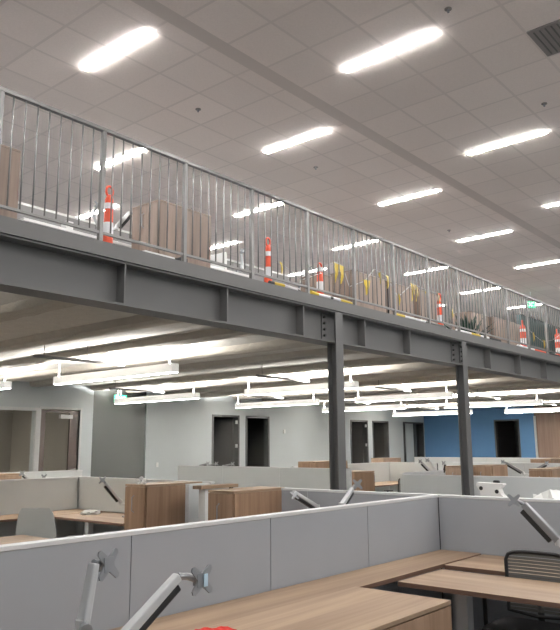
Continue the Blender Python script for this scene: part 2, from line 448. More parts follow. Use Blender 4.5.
# ceiling bits
g = thing('air_grille', (6.93, 2.02, 5.69), 'dark grey square air grille in the ceiling at the upper right corner', 'grille')
box('frame', M['grille'], g, 6.62, 7.21, 1.72, 2.31, 5.675, 5.689)
for k in range(9):
    y = 1.78+k*0.0585; box('louvre', M['steel'], g, 6.66, 7.17, y, y+0.012, 5.668, 5.676)
for (x, y, z, lb) in [(5.70, 6.14, 5.76, 'leftmost, between ceiling step and railing'), (8.18, 6.18, 5.76, 'above the third delineator, mid picture'),
                      (12.5, 6.17, 5.76, 'beyond the fourth light past the ceiling step'), (5.75, 2.73, 5.69, 'at the top edge of the picture'),
                      (8.28, 2.74, 5.69, 'below the air grille at the right')]:
    s_ = thing('sprinkler', (x, y, z), 'small dark sprinkler head in the ceiling, %s' % lb, 'sprinkler', 'ceiling sprinklers')
    MB().cyl((x, y, z-0.0005), (x, y, z-0.008), 0.035).build('escutcheon', M['grille'], s_)
    MB().cyl((x, y, z-0.008), (x, y, z-0.04), 0.012).build('head', M['chrome'], s_)

# ------------------------------------------------------------------ pendant lights under the mezzanine
def pendant(x, y0, y1, label, z=2.615, strut=True, slab=''):
    t = thing('pendant_light', (x, (y0+y1)/2, z), label, 'pendant light', 'white linear pendant lights under the mezzanine')
    h = 0.125; w = 0.065
    mb = MB()
    mb.box(x-w, x-w+0.008, y0, y1, z, z+h); mb.box(x+w-0.008, x+w, y0, y1, z, z+h)
    mb.box(x-w, x+w, y0-0.008, y0, z, z+h); mb.box(x-w, x+w, y1, y1+0.008, z, z+h)
    mb.box(x-w+0.008, x+w-0.008, y0, y1, z+0.04, z+0.05)
    mb.build('housing', M['housing'], t)
    box('lower_lens', M['led_low'], t, x-w+0.008, x+w-0.008, y0+0.002, y1-0.002, z-0.004, z+0.006)
    box('upper_lens', M['led_up'], t, x-w+0.012, x+w-0.012, y0+0.01, y1-0.01, z+0.05, z+0.056)
    for y in (y0+0.12, y1-0.05):
        mb = MB(); mb.box(x-0.008, x+0.008, y-0.008, y+0.008, z+0.056, 3.05)
        mb.build('hanger', M['white'], t)
    L = bpy.data.lights.new('uplight', 'AREA'); L.shape = 'RECTANGLE'; L.size = 0.09; L.size_y = (y1-y0)*0.96
    L.energy = UP*(y1-y0)/2.9; L.color = (1.0, 0.975, 0.94); L.spread = math.radians(175)
    lo = bpy.data.objects.new('uplight_lamp', L); C.objects.link(lo); lo.location = (x, (y0+y1)/2, z+0.104); lo.rotation_euler = (math.pi, 0, 0)
    if strut:
        s_ = thing('ceiling_strut', (x-0.75, (y0+y1)/2-0.4, 2.82), slab, 'strut', 'cross struts above the pendants')
        ys = y0+(y1-y0)*0.42
        MB().box(x-1.45, x+0.06, ys-0.02, ys+0.02, 2.80, 2.84).build('channel', M['fascia'], s_)
        for xx in (x-0.6, x-1.3): MB().cyl((xx, ys, 2.84), (xx, ys, 3.05), 0.006, n=6).build('rod', M['fascia'], s_)
UP = 540.0
colname = ['above the left cubicle', 'above the wood cabinets', 'left of centre column', 'in front of the blue wall', 'by the far doorway']
colx = [6.62, 10.78, 14.5, 18.9, 23.2]
PL = [((6.64, 7.55, 10.49), (6.48, 11.77, 14.3)), ((10.85, 7.35, 10.09), (10.76, 11.48, 14.35)), ((14.6, 7.35, 9.9), (14.4, 10.95, 13.77)),
      ((18.92, 6.94, 9.75), (18.15, 10.63, 13.58)), ((23.6, 7.0, 9.92), (22.8, 10.77, 13.84))]
for i, pq in enumerate(PL):
    for q, wd in zip(pq, ('nearer', 'farther')):
        pendant(*q, 'white linear pendant light, %s one of the pair %s' % (wd, colname[i]), slab='grey cross strut over the %s pendant %s' % (wd, colname[i]))
pendant(2.5, 7.5, 10.4, 'white linear pendant light beyond the left edge of the picture', strut=False)

# exit signs
def exit_sign(x, y, z, label, rz, w=0.30, h=0.19, top=5.76):
    t = thing('exit_sign', (x, y, z), label, 'exit sign')
    R = Matrix.Rotation(rz, 4, 'Z'); t.rotation_euler = (0, 0, rz)
    def lb(a, b, c, d, e, f, n, m): return MB().box(a, b, c, d, e, f).build(n, m, t, off=V((0,0,0)))
    lb(-w/2, w/2, -0.02, 0.02, 0, h, 'sign_body', M['exit'])
    lb(-0.01, 0.01, -0.01, 0.01, h, top-z, 'stem', M['white'])
    for sgn in (1, -1):
        cu = bpy.data.curves.new('exit_text', 'FONT'); cu.body = 'EXIT'; cu.size = h*0.8; cu.align_x = 'CENTER'; cu.align_y = 'CENTER'; cu.extrude = 0.002
        tmp = bpy.data.objects.new('tmp', cu); C.objects.link(tmp)
        bpy.context.view_layer.update()
        me = bpy.data.meshes.new_from_object(tmp.evaluated_get(bpy.context.evaluated_depsgraph_get()))
        bpy.data.objects.remove(tmp)
        me.materials.clear(); me.materials.append(M['exit_txt'])
        o = bpy.data.objects.new('lettering', me); C.objects.link(o); o.parent = t
        o.location = (0, -0.0225*sgn, h/2); o.rotation_euler = (math.pi/2, 0, 0 if sgn > 0 else math.pi)
exit_sign(19.35, 7.2, 5.30, 'green exit sign hanging from the high ceiling at the right', math.radians(-35), 0.28, 0.19)
exit_sign(10.95, 14.45, 2.66, 'green exit sign under the mezzanine, mostly behind a pendant light', 0, 0.36, 0.18, top=3.04)

# ------------------------------------------------------------------ cubicle panels
def panel_run(name, label, axis, c, a, b, seams, top=1.18, fab='fabric', t=0.06, z0=0.0, fseam=0.006, ends=()):
    """partition along axis ('x' or 'y') at constant c from a to b with seams; panels are parts"""
    loc = ((a+b)/2, c, 0) if axis == 'x' else (c, (a+b)/2, 0)
    T = thing(name, loc, label, 'partition', 'low cubicle partitions')
    cuts = [a] + [s for s in sorted(seams) if a < s < b] + [b]
    def bx(n, m, u0, u1, v0, v1, w0, w1, bv=0.0):
        if axis == 'x': return box(n, m, T, u0, u1, v0, v1, w0, w1, bv)
        return box(n, m, T, v0, v1, u0, u1, w0, w1, bv)
    for i in range(len(cuts)-1):
        bx('fabric_panel', M[fab], cuts[i]+fseam/2, cuts[i+1]-fseam/2, c-t/2, c+t/2, 0.03, top-0.022)
    bx('core', M['seam'], a+0.01, b-0.01, c-t/2+0.008, c+t/2-0.008, 0.0, top-0.022)
    bx('top_cap', M['trim'], a, b, c-t/2-0.003, c+t/2+0.003, top-0.022, top, 0.003)
    for e in ends: bx('end_cap', M['trim'], e-0.01 if e == a else e, e if e == a else e+0.01, c-t/2, c+t/2, 0.0, top)
    return T
SX = 5.57
panel_run('partition', 'long grey fabric partition nearest the camera, running along the front worktop', 'x', 2.99, 0.2, SX-0.03, [1.28, 2.34, 3.40, 4.47])
panel_run('partition', 'grey partition at right behind the mesh chair', 'y', SX, 0.2, 3.02, [1.0, 2.99-0.03], fseam=0.012)
panel_run('partition', 'grey partition going back behind the long front partition', 'y', SX, 3.02, 4.68, [4.36-0.01])
panel_run('partition', 'grey partition behind the light grey chair on the left', 'x', 8.83, 0.6, 5.99, [1.9, 3.1, 4.24], fab='fabric_pale')
panel_run('partition', 'pale partition between the grey chair and the tall wood cabinet', 'y', 6.03, 6.15, 8.86, [7.4, 8.795], fab='fabric_pale', fseam=0.012)
panel_run('partition', 'short pale partition seen between the two wood cabinets', 'x', 6.02, 5.52, 5.82, [], fab='fabric_pale', ends=(5.52,))
panel_run('partition', 'pale partition behind the left cubicle in front of the glazed door', 'x', 11.3, 6.1, 7.75, [7.0], fab='fabric_pale')
panel_run('partition', 'long pale partition below the two dark doorways', 'y', 10.1, 7.0, 11.3, [8.55, 10.0], fab='fabric_pale', top=1.2)
panel_run('partition', 'pale partition below the pair of doorways right of the thick column', 'x', 9.25, 11.3, 14.92, [13.0], fab='fabric_pale')
panel_run('partition', 'pale partition right of the dark seam below the corner doorway', 'y', 14.95, 7.95, 9.28, [], fab='fabric_pale', fseam=0.02)
panel_run('partition', 'pale lower partition in front of the blue wall behind the thin column', 'y', 10.78, 2.6, 6.38, [], top=1.10, fab='fabric_pale')
panel_run('partition', 'pale partition end beside the small black chair', 'x', 6.41, 10.75, 12.2, [], top=1.12, fab='fabric_pale')
panel_run('partition', 'far pale partition behind the tilted monitor arms', 'y', 15.6, 4.6, 7.9, [6.2], fab='fabric_pale')
panel_run('partition', 'farthest pale partition along the foot of the blue wall', 'y', 21.0, 6.2, 12.0, [8, 9.5], fab='fabric_pale')
panel_run('partition', 'pale partition between the mid cubicles', 'y', 13.4, 4.9, 5.4, [], fab='fabric_pale') if False else None

# ------------------------------------------------------------------ desks
def desk(name, label, x0, x1, y0, y1, z=0.74, grain='x', legs=True, t=0.028, top_mat=None, cat='desk', base=0.0):
    T = thing(name, ((x0+x1)/2, (y0+y1)/2, base), label, cat, 'wood topped worktops')
    m = top_mat or M['wood_'+grain]
    box('desk_top', m, T, x0, x1, y0, y1, z-t, z, 0.002)
    mb = MB(); e = 0.0015
    mb.box(x0-e, x0, y0, y1, z-t, z-0.001); mb.box(x0, x1, y0-e, y0, z-t, z-0.001)
    mb.build('edge_band', M['edge'] if top_mat is None else top_mat, T)
    if legs:
        for xx in (x0+0.08, x1-0.08):
            for yy in ((y0+y1)/2,):
                l = MB().box(xx-0.035, xx+0.035, yy-0.035, yy+0.035, base+0.03, z-t); l.build('leg', M['trim'], T)
                box('foot', M['trim'], T, xx-0.035, xx+0.035, y0+0.05, y1-0.05, base, base+0.03)
    return T
desk('worktop', 'long wood worktop along the nearest partition', 1.0, SX-0.035, 2.60, 2.955)
desk('worktop', 'wood worktop behind the mesh chair against the right partition', 4.89, SX-0.035, 0.9, 2.585, z=0.735, grain='y')
tb = desk('height_adjustable_table', 'wood sit stand table in front of the mesh chair at lower right', 4.10, 4.68, 0.95, 2.50, z=0.742, grain='y', legs=False)
for yy in (1.25, 2.2):
    l = MB().box(4.36, 4.44, yy-0.04, yy+0.04, 0.03, 0.714).build('leg', M['trim'], tb)
    box('foot', M['trim'], l, 4.13, 4.65, yy-0.035, yy+0.035, 0, 0.03)
box('cross_rail', M['trim'], tb, 4.37, 4.43, 1.29, 2.16, 0.66, 0.70)
desk('worktop', 'wood worktop at the left edge below the pale partition', 1.2, 5.99, 8.22, 8.79, z=0.742)
desk('worktop', 'wood worktop right of the grey chair, beside the tall wood cabinet', 5.18, 5.99, 6.72, 8.21, z=0.74, grain='y')
desk('height_adjustable_table', 'wood table corner at the left edge in front of the grey chair', 2.2, 3.92, 6.0, 6.66, z=0.745)
desk('worktop', 'worktop hidden behind the nearest partition holding the black edged monitor arms', 4.85, SX-0.035, 3.1, 4.62, grain='y')
desk('worktop', 'far wood worktop beside the small black chair', 12.9, 14.85, 8.4, 9.2, z=0.74)
desk('worktop', 'worktop behind the lower pale partition', 12.6, 13.7, 6.6, 7.4, z=0.74)
desk('worktop', 'worktop behind the right partition holding the white packing foam', SX+0.04, 6.9, 1.9, 3.3, z=0.735)

def cabinet(label, x0, x1, y0, y1, z1, z0=0.0, mat='wood_z', doors=None, top='wood_x', handle='x', group='tall wood storage cabinets', hmat='chrome', side=None):
    """wood storage: body, top, door with handle on the -x face (handle='x') or -y face ('y')"""
    T = thing('storage_cabinet', ((x0+x1)/2, (y0+y1)/2, z0), label, 'cabinet', group)
    box('body', M[mat], T, x0+0.02, x1, y0+0.02, y1, z0, z1-0.025)
    box('cabinet_top', M[top], T, x0, x1, y0, y1, z1-0.022, z1, 0.002)
    if handle == 'x':
        dr = box('door', M[mat], T, x0, x0+0.018, y0+0.022, y1-0.003, z0+0.06, z1-0.028)
        ym = y0+(y1-y0)*0.55; zz = z1-0.30
        MB().tube([(x0, ym, zz), (x0-0.03, ym, zz+0.02), (x0-0.03, ym, zz+0.16), (x0, ym, zz+0.18)], 0.006).build('handle', M[hmat], dr)
        box('side_panel', M[side or mat], T, x0+0.02, x1, y0, y0+0.018, z0, z1-0.025)
    else:
        n = doors or 2; w = (x1-x0)/n
        for k in range(n):
            dr = box('door', M[mat], T, x0+k*w+0.003, x0+(k+1)*w-0.003, y0, y0+0.018, z0+0.06, z1-0.028)
            xm = x0+k*w+(w-0.05 if k % 2 == 0 else 0.05)
            MB().tube([(xm, y0, z1-0.2), (xm, y0-0.03, z1-0.19), (xm, y0-0.03, z1-0.08), (xm, y0, z1-0.07)], 0.005).build('handle', M[hmat], dr)
        box('side_panel', M[mat], T, x0, x0+0.018, y0+0.02, y1, z0, z1-0.025)
    return T
cabinet('low wood credenza at the bottom centre, in front of the long worktop', 1.2, 3.745, 1.95, 2.58, 0.755, mat='wood_z', handle='y', doors=4, group='wood storage units downstairs')
cabinet('tall wood cabinet with arched handle, left one under white paper', 5.13, 5.98, 6.27, 6.63, 1.18, group='wood storage units downstairs')
cabinet('tall wood cabinet with handle, right one beside the partition end', 4.90, 5.64, 4.72, 5.06, 1.18, group='wood storage units downstairs')
cabinet('wood cabinet seen below the far doorways right of the thick column', 11.6, 12.3, 7.95, 8.5, 1.08, handle='y', doors=1, group='wood storage units downstairs')
cabinet('small light wood cabinet left of the thin column', 12.5, 13.0, 6.15, 6.5, 1.19, mat='wood_zl', handle='x', group='wood storage units downstairs')
cabinet('dark fronted wood cabinet just right of the thin column', 12.8, 13.5, 5.70, 6.10, 1.20, handle='x', side='wood_z', group='wood storage units downstairs')
cabinet('wide two tone wood cabinet at the right edge below the wood wall', 11.95, 13.3, 4.30, 4.68, 1.18, mat='wood_z', handle='x', group='wood storage units downstairs')
cabinet('farther wood cabinet at the right edge behind the two tone cabinet', 17.5, 19.0, 6.3, 6.8, 1.22, mat='wood_z', handle='x', group='wood storage units downstairs')
cabinet('small wood cabinet at the left edge in front of the glazed office', 5.2, 5.93, 10.2, 10.6, 1.20, mat='wood_zl', handle='x', group='wood storage units downstairs')
cabinet('slim wood cabinet showing above the long pale partition', 10.3, 11.3, 7.9, 8.3, 1.30, mat='wood_z', handle='x', group='wood storage units downstairs')
cabinet('wood cabinet showing under the corner doorway', 15.25, 16.1, 9.6, 9.95, 1.26, mat='wood_zl', handle='x', group='wood storage units downstairs')
# white low unit with wood top between the tall cabinets
t = thing('lateral_file', (5.7, 5.65, 0), 'white file unit with thin wood top between the two tall cabinets', 'file cabinet')
box('body', M['white'], t, 5.40, 5.76, 5.62, 5.72, 0, 1.145)
box('unit_top', M['wood_x'], t, 5.32, 5.88, 5.59, 5.73, 1.145, 1.18, 0.002)
box('clamp', M['black'], t, 5.80, 5.84, 5.63, 5.68, 1.09, 1.145)

# ------------------------------------------------------------------ monitor arms
def monitor_arm(label, base, p1, p2, plate, n, sz=0.075, cover=True, wood=False, w=0.05, th=0.035, dark=False, h1=None, side=None):
    """base on desk, pole to p1, optional lower arm handled by p1->p2 as the main arm, VESA plate at `plate` facing n"""
    base = V(base); p1 = V(p1); p2 = V(p2); plate = V(plate); n = V(n).normalized()
    T = thing('monitor_arm', base, label, 'monitor arm', 'empty monitor arms')
    MB().box(base.x-0.045, base.x+0.045, base.y-0.035, base.y+0.035, base.z, base.z+0.018).build('clamp', M['silver'], T, 0.003)
    MB().cyl(base+V((0,0,0.018)), V((base.x, base.y, max(p1.z, base.z+0.05))), 0.018).build('pole', M['chrome'], T, smooth=False)
    if (V((p1.x, p1.y, 0))-V((base.x, base.y, 0))).length > 0.04:
        MB().bar((base.x, base.y, p1.z-0.03), p1-V((0,0,0.03)), 0.045, 0.03, w2=0.035).build('lower_arm', M['silver'], T, 0.006)
    MB().cyl(p1-V((0,0,0.035)), p1+V((0,0,0.02)), 0.026).build('elbow', M['silver'], T)
    d = (p2-p1).normalized()
    a = MB().bar(p1, p2, w, th, w2=w*0.82, h2=th*0.9).build('upper_arm', M['silver'] if not dark else M['chrome'], T, 0.006)
    if cover:
        sd = d.cross(V((0,0,1))).normalized(); u = sd.cross(d).normalized()
        MB().bar(p1+d*0.03-u*(th*0.85), p1+(p2-p1)*0.93-u*(th*0.85), w*0.8, th*0.75).build('cable_cover', M['black'], a, 0.006)
    hd = MB(); mid = plate-n*0.03
    hd.tube([p2, (p2+mid)/2+V((0,0,0.006)), mid], 0.014); hd.cyl(mid-V((0,0,0.022)), mid+V((0,0,0.022)), 0.017); hd.cyl(mid, plate-n*0.003, 0.02)
    hd.build('tilt_head', M['chrome'], T)
    # X shaped plate
    r = n.cross(V((0,0,1))).normalized(); u = r.cross(n).normalized()
    k = sz/2; c = sz*0.13; q = k*0.5
    ol = [(-k,-k), (-k+c,-k-c*0.3), (0,-q), (k-c,-k-c*0.3), (k,-k), (k+c*0.3,-k+c), (q,0), (k+c*0.3,k-c), (k,k), (k-c,k+c*0.3), (0,q), (-k+c,k+c*0.3), (-k,k), (-k-c*0.3,k-c), (-q,0), (-k-c*0.3,-k+c)]
    mb = MB(); mb.prism(ol, lambda a_, b_, t_: plate+r*a_+u*b_+n*t_, -0.003, 0.003)
    mb.prism([(-q*1.05,-q*1.05), (q*1.05,-q*1.05), (q*1.05,q*1.05), (-q*1.05,q*1.05)], lambda a_, b_, t_: plate+r*a_+u*b_+n*t_, -0.006, 0.006)
    pl = mb.build('mounting_plate', M['chrome'], T)
    return T, pl, r, u
CAMN = (-0.55, -0.82, 0.1)
a1, pl1, _, _ = monitor_arm('silver monitor arm standing upright at lower left', (1.572+0.02, 2.26, 0.755), (1.575, 2.25, 0.98), (1.612, 2.25, 1.185), (1.665, 2.235, 1.175), (0.2, -0.97, 0.1), cover=False, w=0.05, th=0.03, sz=0.098)
ak = MB().cyl((1.565, 2.222, 0.975), (1.56, 2.205, 0.972), 0.022).build('joint_knob', M['chrome'], a1)
a2, pl2, r2, u2 = monitor_arm('silver and black monitor arm slanting up beside the upright one', (1.74, 2.26, 0.755), (1.75, 2.255, 0.90), (2.016, 2.25, 1.085), (2.135, 2.235, 1.055), (0.0, -1, 0.05), w=0.045, th=0.038, sz=0.105)
p = V(pl2.parent.location)
box('label', M['tag'], pl2, 2.135, 2.155, 2.220, 2.224, 1.03, 1.08)
monitor_arm('grey monitor arm leaning over the right partition above the mesh chair', (5.25, 1.72, 0.735), (5.2, 1.86, 0.93), (5.2, 2.09, 1.165), (5.17, 2.15, 1.19), (-0.9, -0.3, 0.2), w=0.055, th=0.05, dark=True, sz=0.085)
monitor_arm('black edged monitor arm poking above the nearest partition, left one', (5.44, 4.06, 0.74), (5.43, 4.15, 1.03), (5.14, 4.2, 1.18), (5.12, 4.17, 1.15), (-0.4, -0.8, 0.5), w=0.05, th=0.035, sz=0.07)
monitor_arm('black edged monitor arm poking above the nearest partition, by the thick column', (5.1, 3.5, 0.74), (5.02, 3.58, 1.10), (5.21, 3.6, 1.225), (5.25, 3.57, 1.26), (-0.6, -0.8, 0.1), w=0.04, th=0.035, sz=0.08)
monitor_arm('silver monitor arm in the left cubicle leaning on the pale partition', (5.68, 7.3, 0.74), (5.66, 7.4, 0.92), (5.46, 7.45, 1.15), (5.40, 7.43, 1.19), (-0.6, -0.8, 0.1), w=0.05, th=0.035, sz=0.08)
t_ = desk('worktop', 'worktop behind the pale partition of the left cubicle', 5.0, 6.6, 9.6, 10.15, z=0.74)
monitor_arm('monitor arm above the left partition in front of the glazed office', (6.05, 9.9, 0.74), (5.98, 9.95, 1.06), (5.83, 10.0, 1.20), (5.80, 9.97, 1.21), (-0.6, -0.8, 0.1), w=0.04, th=0.03, sz=0.08)
monitor_arm('tiny dark monitor arm head below the glazed door', (6.25, 9.9, 0.74), (6.22, 9.95, 1.05), (6.19, 10.0, 1.13), (6.17, 9.97, 1.14), (-0.6, -0.8, 0.1), w=0.04, th=0.03, sz=0.08)
monitor_arm('far monitor arm, left of the crossed pair before the blue wall', (13.3, 7.2, 0.74), (13.1, 7.1, 1.02), (12.95, 7.25, 1.24), (12.9, 7.25, 1.26), (-0.6, -0.8, 0.1), w=0.05, th=0.04)
monitor_arm('far silver monitor arm, second before the blue wall', (13.35, 6.95, 0.74), (13.1, 6.98, 1.02), (13.0, 7.1, 1.27), (12.95, 7.12, 1.28), (-0.6, -0.8, 0.1), w=0.05, th=0.04, cover=False)
monitor_arm('far monitor arm leaning right, beside the small light wood cabinet', (13.2, 6.72, 0.74), (13.1, 6.86, 1.04), (13.0, 6.76, 1.23), (12.95, 6.76, 1.23), (-0.6, -0.8, 0.1), w=0.05, th=0.04)
desk('worktop', 'far worktop before the farthest partitions', 13.8, 15.3, 5.0, 6.2, z=0.74)
monitor_arm('far monitor arm under the dark doorway of the blue wall, left leaning', (14.2, 5.55, 0.74), (14.05, 5.62, 1.03), (14.0, 5.95, 1.23), (13.95, 5.98, 1.24), (-0.6, -0.8, 0.1), w=0.05, th=0.04, dark=True)
monitor_arm('far monitor arm under the dark doorway of the blue wall, right leaning', (14.2, 5.45, 0.74), (14.05, 5.38, 1.08), (14.0, 5.12, 1.22), (13.95, 5.10, 1.22), (-0.6, -0.8, 0.1), w=0.05, th=0.04, dark=True)
desk('worktop', 'far worktop behind the long pale partition', 10.2, 10.9, 9.6, 11.2, z=0.74, grain='y')
for k, (yy, lb) in enumerate([(11.0, 'leftmost'), (10.75, 'middle'), (10.3, 'rightmost')]):
    monitor_arm('dark monitor arm lying low above the long pale partition, %s of three' % lb, (10.5, yy-0.1, 0.74), (10.4, yy, 1.19), (10.35, yy-0.28, 1.235), (10.32, yy-0.33, 1.24), (-0.6, -0.8, 0.1), w=0.04, th=0.03, sz=0.07, dark=True)

# ------------------------------------------------------------------ chairs
def chair(label, loc, rz, kind):
    T = thing('task_chair', loc, label, 'chair'); T.rotation_euler = (0, 0, rz)
    z0 = V((0,0,0))
    def b(mb, n, m, p=T, bv=0.0, sm=False): return mb.build(n, m, p, bv, sm, off=z0)
    fm = M['black'] if kind == 'mesh' else M['shell']
    # seat cushion: rounded slab, front is +y
    ol = []
    for k in range(20):
        a = 2*math.pi*k/20; cx, sy = math.cos(a), math.sin(a)
        ol.append((0.24*math.copysign(abs(cx)**0.5, cx), 0.23*math.copysign(abs(sy)**0.5, sy)))
    b(MB().prism(ol, lambda u, v, t: V((u, v, t)), 0.42, 0.48), 'seat', M['black'] if kind == 'mesh' else M['shell'], bv=0.015)
    # back
    def bp(u, z):   # back surface: leans away with height, slightly wrapped
        return V((u, -0.22-0.10*(z-0.5)-0.0+0.25*u*u, z))
    if kind == 'mesh':
        hw0, hw1, za, zb = 0.20, 0.215, 0.52, 0.885
        path = [(-hw0, za)] + [(-hw1, zb-0.05), (-hw1+0.015, zb-0.015), (-hw1+0.05, zb)] + [(x_, zb+0.006) for x_ in (-0.1, 0, 0.1)] + [(hw1-0.05, zb), (hw1-0.015, zb-0.015), (hw1, zb-0.05), (hw0, za), (0, za-0.02), (-hw0, za)]
        b(MB().tube([bp(*q) for q in path], 0.013), 'back_frame', M['black'], sm=True)
        n = 17
        mb = MB()
        for k in range(n):
            z = za+0.015+(zb-za-0.03)*k/(n-1); hw = hw0+(hw1-hw0)*(z-za)/(zb-za)-0.006
            pts = [bp(hw*q/4, z) for q in range(-4, 5)]
            for i in range(8):
                mb.bar(pts[i], pts[i+1], 0.004, 0.017)
        b(mb, 'backrest', M['mesh'])
    else:
        vs = []; fs = []; nu, nv = 10, 12
        for side in (0, 1):
            for j in range(nv+1):
                z = 0.47+0.50*j/nv
                hw = 0.235-0.055*(j/nv)**1.6
                if j == nv: hw -= 0.03
                if j == nv-1: hw -= 0.008
                for i in range(nu+1):
                    q = bp(hw*(2*i/nu-1), z); q.y += (0.016 if side else 0)
                    vs.append(q)
        W = nu+1; S = W*(nv+1)
        for s_ in (0, 1):
            for j in range(nv):
                for i in range(nu):
                    f_ = (s_*S+j*W+i, s_*S+j*W+i+1, s_*S+(j+1)*W+i+1, s_*S+(j+1)*W+i); fs.append(f_)
        for i in range(nu):
            fs.append((i, i+1, S+i+1, S+i)); k_ = nv*W; fs.append((k_+i, k_+i+1, S+k_+i+1, S+k_+i))
        for j in range(nv):
            fs.append((j*W, (j+1)*W, S+(j+1)*W, S+j*W)); fs.append((j*W+nu, (j+1)*W+nu, S+(j+1)*W+nu, S+j*W+nu))
        b(MB().add(vs, fs), 'backrest', M['shell'], sm=False, bv=0.004)
    b(MB().tube([(0, -0.05, 0.40), (0, -0.2, 0.41), (0, -0.245, 0.47), (0, -0.24, 0.60)], 0.022), 'back_bracket', fm, sm=True)
    for s in (-1, 1):
        b(MB().tube([(s*0.2, 0.0, 0.42), (s*0.27, 0.0, 0.45), (s*0.28, -0.02, 0.63)], 0.014), 'armrest_post', fm, sm=True)
        b(MB().box(s*0.28-0.035, s*0.28+0.035, -0.13, 0.06, 0.63, 0.655), 'armrest', M['black'], bv=0.01)
    b(MB().box(-0.09, 0.09, -0.10, 0.10, 0.38, 0.42), 'mechanism', M['black'], bv=0.01)
    b(MB().cyl((0,0,0.10), (0,0,0.38), 0.024), 'gas_lift', M['chrome'])
    for k in range(5):
        a = 2*math.pi*k/5+0.3; e = V((0.28*math.cos(a), 0.28*math.sin(a), 0))
        l = b(MB().bar(V((0,0,0.11)), e+V((0,0,0.075)), 0.045, 0.035, w2=0.03, h2=0.02), 'leg', M['black'])
        sd = V((-math.sin(a), math.cos(a), 0))
        b(MB().cyl(e+V((0,0,0.03))-sd*0.02, e+V((0,0,0.03))+sd*0.02, 0.03, n=14), 'caster', M['rubber'], p=l)
    return T
chair('black mesh backed task chair behind the sit stand table at lower right', (4.55, 1.86, 0), math.radians(90), 'mesh')
chair('light grey plastic backed task chair in the left cubicle', (4.40, 7.04, 0), math.radians(-55), 'shell')
chair('small black task chair far behind, below the corner doorway', (12.95, 7.98, 0), math.radians(50), 'mesh')

# ------------------------------------------------------------------ loose items downstairs
def crumple(name, label, cat, c, r, zr, mat, seed=1):
    rnd = random.Random(seed); bm = bmesh.new(); bmesh.ops.create_icosphere(bm, subdivisions=3, radius=1)
    for v in bm.verts:
        k = 1+rnd.uniform(-.22, .22); v.co = V((v.co.x*r[0]*k, v.co.y*r[1]*k, max(v.co.z, -0.35)*zr*k))
    mz = min(v.co.z for v in bm.verts)
    for v in bm.verts: v.co.z -= mz
    me = bpy.data.meshes.new(name); bm.to_mesh(me); bm.free(); me.materials.append(mat)
    o = bpy.data.objects.new(name, me); C.objects.link(o); o.location = c
    return tag(o, label, cat)
crumple('crumpled_paper', 'crumpled white paper on top of the left tall wood cabinet', 'paper', (5.19, 6.42, 1.18), (0.06, 0.05), 0.055, M['paper'], 4)
crumple('plastic_bag', 'crumpled white plastic sheet showing over the right partition', 'bag', (6.25, 2.22, 0.735), (0.30, 0.24), 0.335, M['paper'], 8)
crumple('crumpled_paper', 'crumpled white paper on the worktop below the left cubicle arm', 'paper', (5.62, 7.95, 0.74), (0.13, 0.09), 0.04, M['paper'], 5)
t = thing('packing_foam', (6.3, 2.8, 0.735), 'white moulded packing foam with two holes standing behind the right partition', 'packing foam')
ol = [(-0.17, 0), (0.17, 0), (0.17, 0.38), (0.12, 0.42), (0.10, 0.46), (0.15, 0.50), (0.145, 0.51), (-0.15, 0.515), (-0.165, 0.49), (-0.12, 0.44), (-0.11, 0.36), (-0.17, 0.34)]
MB().prism([(u*0.82, v) for u, v in ol], lambda u, v, q: V((6.3+q, 2.82-u, 0.735+v)), -0.04, 0.04).build('foam_block', M['paper'], t)
for u, v in ((-0.10, 0.465), (0.075, 0.44)):
    MB().cyl((6.255, 2.82-u*0.85, 0.735+v), (6.262, 2.82-u*0.85, 0.735+v), 0.018).build('hole', M['seam'], t)
tag(box('phone_handset', M['black'], None, 6.37, 6.41, 2.78, 2.84, 0.735, 1.268, 0.01), 'dark upright object just behind the white packing foam', 'object')
# red cloth strip on the credenza
mb = MB(); nn = 12
vs = []; fs = []
for i in range(nn+1):
    u = i/nn
    for j in range(4):
        v = j/3; vs.append((2.36+0.16*u, 2.43+0.09*v+0.03*math.sin(u*5), 0.757+0.010*abs(math.sin(u*9+v*3))+ (0.0)))
for i in range(nn):
    for j in range(3): fs.append((i*4+j, i*4+j+1, (i+1)*4+j+1, (i+1)*4+j))
o = mb.add(vs, fs).build('red_cloth', M['red']); tag(o, 'red cloth strip on the credenza at the bottom edge', 'cloth')
sm_ = o.modifiers.new('solid', 'SOLIDIFY'); sm_.thickness = 0.004; sm_.offset = 1

# ------------------------------------------------------------------ upstairs
def up_cab(label, x0, x1, y0, y1, z1=4.50, mat='wood_up', top='wood_up'):
    return cabinet(label, x0, x1, y0, y1, z1, z0=FZ, mat=mat, handle='x', group='wood cabinets on the mezzanine', top=top)
up_cab('tall wood cabinet upstairs at the left edge behind the railing', 2.65, 3.30, 6.02, 6.6, 4.39)
up_cab('wide wood cabinet upstairs between first and second delineator', 5.20, 6.05, 6.25, 6.75, 4.47)
up_cab('wood cabinet upstairs behind the yellow flags, left one', 9.35, 10.35, 6.35, 6.8, 4.40)
up_cab('wood cabinet upstairs behind the yellow flags, middle one', 10.4, 11.3, 6.35, 6.8, 4.40)
up_cab('wood cabinet upstairs behind the yellow flags, right one', 11.6, 12.5, 6.4, 6.85, 4.45)
up_cab('wood cabinet upstairs right of the dark plant, left one', 15.7, 16.7, 7.3, 7.8, 4.72)
up_cab('wood cabinet upstairs right of the dark plant, right one', 16.75, 18.6, 7.2, 7.7, 4.72)
up_cab('narrow wood cabinet upstairs by the third delineator', 8.55, 8.85, 6.4, 6.8, 4.20)

